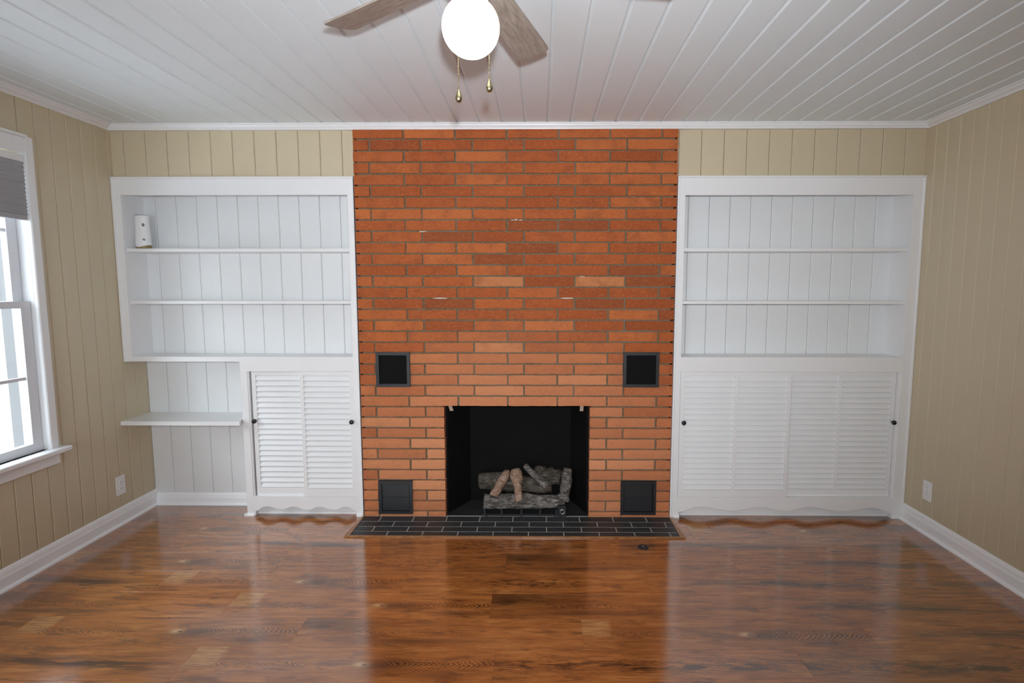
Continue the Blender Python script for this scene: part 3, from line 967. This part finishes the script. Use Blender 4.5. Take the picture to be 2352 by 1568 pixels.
MB().prism([(-1.862, 0), (-1.860, .010), (-1.854, .017), (-1.846, .018), (-1.846, 0)], 'y', FY - .01, .13).build('foot_block', M['white'], L)
box('side_panel', -2.524, -2.508, YB, YN, .99, 2.074, M['white'], L)
box('side_panel', -1.146, -1.130, YB, YN, .125, 2.074, M['white'], L)
box('side_panel', -1.846, -1.832, YB, YN, .0, .985, M['white'], L)
box('top_panel', -2.508, -1.146, YB, YN, 2.072, 2.084, M['white'], L)
shelf_board(L, -2.508, -1.146, 1.655, 1.676)
shelf_board(L, -2.508, -1.146, 1.339, 1.359)
shelf_board(L, -2.508, -1.146, .994, 1.0155, YB)
box('cupboard_base', -1.832, -1.146, YB + .001, YN, .10, .1265, M['white'], L)
tan_run(XL, -1.125, -2.435, .1306, .0, 2.074, YN, YN + .012, M['panel_white'], L)
box('back_board', XL, -1.115, YN + .012, YN + .02, 0, 2.085, M['panel_white'], L)
fb(L, 'door_stop', -1.803, -1.795, .127, .925, -.016, .0, 0)
louver_door(L, -1.470 - .318, -1.460, -.004, [(-1.762, -1.484)], .127, .925, -1.772, None)
louver_door(L, -1.479, -1.1465, -.0215 + .001, [(-1.457, -1.172)], .128, .924, -1.1585, None)

# ---- right unit
Rb = thing('built_in_bookcase', 'white bookcase right of the brick with a wide louvered cupboard to the floor', 'bookcase', (1.54, 0, 0), 'white built-in bookcases')
rx0, rx1 = XBR + .0035, XR - .0005
fb(Rb, 'stile', rx0, .868, 0, 2.094)
fb(Rb, 'stile', 2.213, rx1, 0, 2.094)
fb(Rb, 'rail', .868, 2.213, 1.985, 2.094)
fb(Rb, 'rail', .868, 2.213, .926, 1.0165)
edge_trim(Rb, rx0, rx1, 0, 2.0965, 'tlr')
for xa, xb in ((.868, .877), (2.204, 2.213)): fb(Rb, 'foot_block', xa, xb, 0, .036, FY + .001, .026, 0)
wave_apron(Rb, .868, 2.213, .133, [(.868, .034), (1.009, .071), (1.204, .043), (1.396, .069), (1.547, .043), (1.698, .070), (1.896, .043), (2.091, .068), (2.213, .034)])
fb(Rb, 'toe_board', .868, 2.213, 0, .09, .026, .038)
MB().prism([(.026 - o_ + .016, h) for o_, h in QR], 'x', .872, 2.21).build('shoe_moulding', M['white'], Rb)
for xa, xb in ((.846, .880), (2.205, 2.250)):
    MB().prism([(FY - .010, 0), (FY - .0095, .010), (FY - .004, .017), (FY, .018), (FY, 0)], 'x', xa, xb).build('foot_block', M['white'], Rb)
box('side_panel', .852, .868, YB, YN, .13, 2.074, M['white'], Rb)
box('side_panel', 2.213, 2.229, YB, YN, .13, 2.074, M['white'], Rb)
box('top_panel', .868, 2.213, YB, YN, 2.072, 2.084, M['white'], Rb)
shelf_board(Rb, .868, 2.213, 1.655, 1.676)
shelf_board(Rb, .868, 2.213, 1.339, 1.359)
shelf_board(Rb, .868, 2.213, .994, 1.0165, YB)
box('cupboard_base', .868, 2.213, YB + .001, YN, .10, .132, M['white'], Rb)
tan_run(.850, 2.232, .940, .1302, .1, 2.074, YN, YN + .012, M['panel_white'], Rb)
box('back_board', .83, 2.25, YN + .012, YN + .02, 0, 2.085, M['panel_white'], Rb)
fb(Rb, 'door_stop', 2.1985, 2.213, .133, .926, -.014, .0, 0)
louver_door(Rb, .8695, 1.546, -.0205, [(.897, 1.203), (1.222, 1.526)], .134, .925, .890, None)
louver_door(Rb, 1.528, 2.196, -.002, [(1.549, 1.847), (1.866, 2.171)], .134, .925, 2.186, None)

# ---- desk shelf in the alcove
m = MB().prism([(XL + .0005, YN - .001), (XL + .0005, -.088), (-1.828, -.088), (-1.8495, -.018), (-1.8495, YN - .001)], 'z', .600, .625)
tag(m.build('desk_shelf', M['white']), 'white desk shelf in the alcove between the left wall and cupboard', 'shelf')
# ---- air freshener like dispenser on the top left shelf
dp = thing('dispenser', 'white tapered dispenser with a gold base on the top left shelf', 'dispenser', (-2.455, .07, 1.676))
m = MB(); n = 28; hs = [0, .004, .02, .045, .08, .12, .16, .195, .204, .206]
sec = [.043, .045, .046, .0455, .044, .0415, .0405, .042, .0415, .038]


def ell(z, r_, t_): return (-2.455 + r_ * math.cos(t_), .07 + r_ * .8 * math.sin(t_), z)


def basecut(t_): return .012 + .013 * abs(math.cos(t_ + .18)) ** 1.6


def rad_at(h):
    for i in range(len(hs) - 1):
        if hs[i] <= h <= hs[i + 1]: return sec[i] + (sec[i + 1] - sec[i]) * (h - hs[i]) / (hs[i + 1] - hs[i])
    return sec[-1]


lev = [None, .045, .08, .12, .16, .195, .204, .206]
for i in lev:
    for q in range(n):
        t_ = 2 * math.pi * q / n; h = basecut(t_) if i is None else i
        m.v.append(ell(1.676 + h, rad_at(h), t_))
for k in range(len(lev) - 1):
    for q in range(n): m.face([k * n + q, k * n + (q + 1) % n, (k + 1) * n + (q + 1) % n, (k + 1) * n + q], 0, True)
m.face([(len(lev) - 1) * n + q for q in range(n)]); m.build('body', M['plastic'], dp)
m = MB()
for i in (0, 1):
    for q in range(n):
        t_ = 2 * math.pi * q / n; h = basecut(t_) if i else 0
        m.v.append(ell(1.676 + h, rad_at(h) * (1.0 if i else .93), t_))
for q in range(n): m.face([q, (q + 1) % n, n + (q + 1) % n, n + q], 0, True)
m.face(list(range(n))[::-1]); m.face([n + q for q in range(n)]); m.build('base', M['gold'], dp)
for (xx, zz, ra, rz) in ((-2.430, 1.822, .0060, .010), (-2.428, 1.733, .0060, .0062)):
    m = MB(); yy = .07 - .8 * rad_at(zz - 1.676) + .0005
    m.v += [(xx + ra * math.cos(2 * math.pi * q / 16), yy - .002, zz + rz * math.sin(2 * math.pi * q / 16)) for q in range(16)]
    m.v += [(xx + ra * math.cos(2 * math.pi * q / 16), yy + .006, zz + rz * math.sin(2 * math.pi * q / 16)) for q in range(16)]
    for q in range(16): m.face([q, (q + 1) % 16, 16 + (q + 1) % 16, 16 + q])
    m.face(list(range(16))); m.face(list(range(16, 32))[::-1]); m.build('port', M['port'], dp)
m = MB().lathe([(.036, 0), (.036, .0012)], (-2.455, .07, 1.882), 28); m.build('cap', M['port'], dp)


# ---- outlets
def outlet(x, y, z, sgn, label):
    o = thing('wall_outlet', label, 'outlet', (x, y, z), 'white wall outlets')
    w_, h_ = .035, .058
    p = box('plate', min(x, x + sgn * .006), max(x, x + sgn * .006), y - w_, y + w_, z - h_, z + h_, M['plastic'], o, .0018)
    for dz in (-.02, .02):
        f = box('receptacle', min(x + sgn * .004, x + sgn * .0078), max(x + sgn * .004, x + sgn * .0078), y - .0165, y + .0165, z + dz - .0145, z + dz + .0145, M['plastic'], o, .0015)
        for dy in (-.0063, .0063): box('slot', min(x + sgn * .0072, x + sgn * .0081), max(x + sgn * .0072, x + sgn * .0081), y + dy - .001, y + dy + .001, z + dz - .003, z + dz + .005, M['port'], f)
    box('screw', min(x + sgn * .0055, x + sgn * .0072), max(x + sgn * .0055, x + sgn * .0072), y - .003, y + .003, z - .003, z + .003, M['nickel'], o)


outlet(XL, -.128, .238, 1, 'white wall outlet on the left wall below the desk shelf')
outlet(XR, -.218, .254, -1, 'white wall outlet on the right wall beside the bookcase')

# ---- key valve plate in the floor
gp = thing('gas_key_plate', 'small dark round gas key plate set in the floor before the hearth', 'floor plate', (.580, -.419, 0))
m = MB().lathe([(.031, 0), (.030, .003), (.024, .006), (.012, .007), (.010, .0075)], (.580, -.419, .0), 28); m.build('plate', M['black_metal'], gp)
m = MB().lathe([(.006, .0), (.006, .0035)], (.580, -.419, .0060), 16); m.build('key_hole', M['nickel'], gp)

# ------------------------------------------------------------------ ceiling fan
FX, FYc = -.1727, -1.872
fan = thing('ceiling_fan', 'ceiling fan with grey wood blades and a lit white globe', 'ceiling fan', (FX, FYc, 2.0))
MB().lathe([(.075, ZC), (.075, ZC - .025), (.055, ZC - .045), (.03, ZC - .05)][::-1], (FX, FYc, 0), 32).build('canopy', M['nickel'], fan)
MB().lathe([(.03, 2.205), (.09, 2.208), (.115, 2.225), (.12, 2.26), (.115, 2.305), (.08, 2.33), (.03, 2.348), (.03, 2.36)], (FX, FYc, 0), 36).build('motor_housing', M['nickel'], fan)
MB().lathe([(.045, 2.148), (.050, 2.155), (.050, 2.190), (.058, 2.205)], (FX, FYc, 0), 32).build('light_fitter', M['nickel'], fan)
m = MB(); rg = .0725; zg = 2.088
MB().lathe([(rg * math.sin(math.pi * i / 20) + .0002, zg - rg * math.cos(math.pi * i / 20)) for i in range(0, 18)] + [(.040, 2.149)], (FX, FYc, 0), 40).build('globe', M['globe'], fan)
BZ = 2.2331
for k in range(5):
    a = math.radians(1.2 + 72 * k) if k != 0 else math.radians(4.5)
    d = Vector((math.cos(a), math.sin(a), 0)); nn = Vector((-math.sin(a), math.cos(a), 0)); pt = math.radians(12)
    nv = nn * math.cos(pt) - Vector((0, 0, 1)) * math.sin(pt); up = d.cross(nv)
    c0 = Vector((FX, FYc, BZ))
    out = [(.095, -.036), (.20, -.046)] + [(.20 + .30 * i / 5, -.046 - .009 * i / 5) for i in range(1, 6)] + [(.525, -.0545), (.534, -.048), (.541, -.02), (.543, .01), (.540, .046), (.535, .0540), (.525, .0560)] + [(.50 - .30 * i / 5, .055 - .009 * i / 5) for i in range(0, 6)] + [(.095, .036)]
    m = MB(); n = len(out)
    for hh in (-.003, .003):
        for r_, s in out: m.v.append(tuple(c0 + d * r_ + nv * s + up * hh))
    for i in range(n): m.face([i, (i + 1) % n, n + (i + 1) % n, n + i])
    m.face(list(range(n))); m.face(list(range(n, 2 * n)))
    # build in a local frame so that the grain runs along the blade
    me = bpy.data.meshes.new('blade')
    loc = [(r_ - .35, s, hh) for hh in (-.003, .003) for r_, s in out]
    me.from_pydata(loc, [], m.f); me.materials.append(M['blade'])
    bm = bmesh.new(); bm.from_mesh(me); bmesh.ops.recalc_face_normals(bm, faces=bm.faces); bm.to_mesh(me); bm.free()
    b = bpy.data.objects.new('blade', me); C.objects.link(b); place(b, tuple(c0 + d * .35), fan)
    b.rotation_euler = Matrix((d, nv, up)).transposed().to_euler()
    m = MB()
    prof = [(.06, -.015), (.13, -.012), (.16, -.030), (.22, -.028), (.235, 0), (.22, .028), (.16, .030), (.13, .012), (.06, .015)]
    n = len(prof)
    for hh in (.0035, .009):
        for r_, s in prof: m.v.append(tuple(c0 + d * r_ + nv * s + up * hh))
    for i in range(n): m.face([i, (i + 1) % n, n + (i + 1) % n, n + i])
    m.face(list(range(n))); m.face(list(range(n, 2 * n)))
    m.build('blade_arm', M['nickel'], fan)
for px, py, zb, ln in ((-.2150, -1.805, 1.964, .18), (-.1330, -1.805, 1.990, .16)):
    m = MB(); z = zb
    while z < 2.158:
        rb = .0021
        b0 = len(m.v)
        m.v += [(px, py, z - rb), (px + rb, py, z), (px, py + rb, z), (px - rb, py, z), (px, py - rb, z), (px, py, z + rb)]
        for q in range(4): m.face([b0, b0 + 1 + (q + 1) % 4, b0 + 1 + q], 0, True); m.face([b0 + 5, b0 + 1 + q, b0 + 1 + (q + 1) % 4], 0, True)
        z += .0047
    m.tube([(px, py, zb), (px, py, 2.158)], .0007, 5)
    m.tube([(px, py, 2.158), (FX + (px - FX) * .5, FYc + (py - FYc) * .5, 2.165)], .0014, 6)
    ch = m.build('pull_chain', M['brass'], fan)
    h = .0345
    MB().lathe([(.0006, -h), (.006, -h + .0008), (.0085, -h + .005), (.0094, -h + .010), (.0080, -h + .017), (.0052, -.010), (.0026, -.004), (.0020, .001)], (px, py, zb), 18).build('pendant', M['brass'], ch)
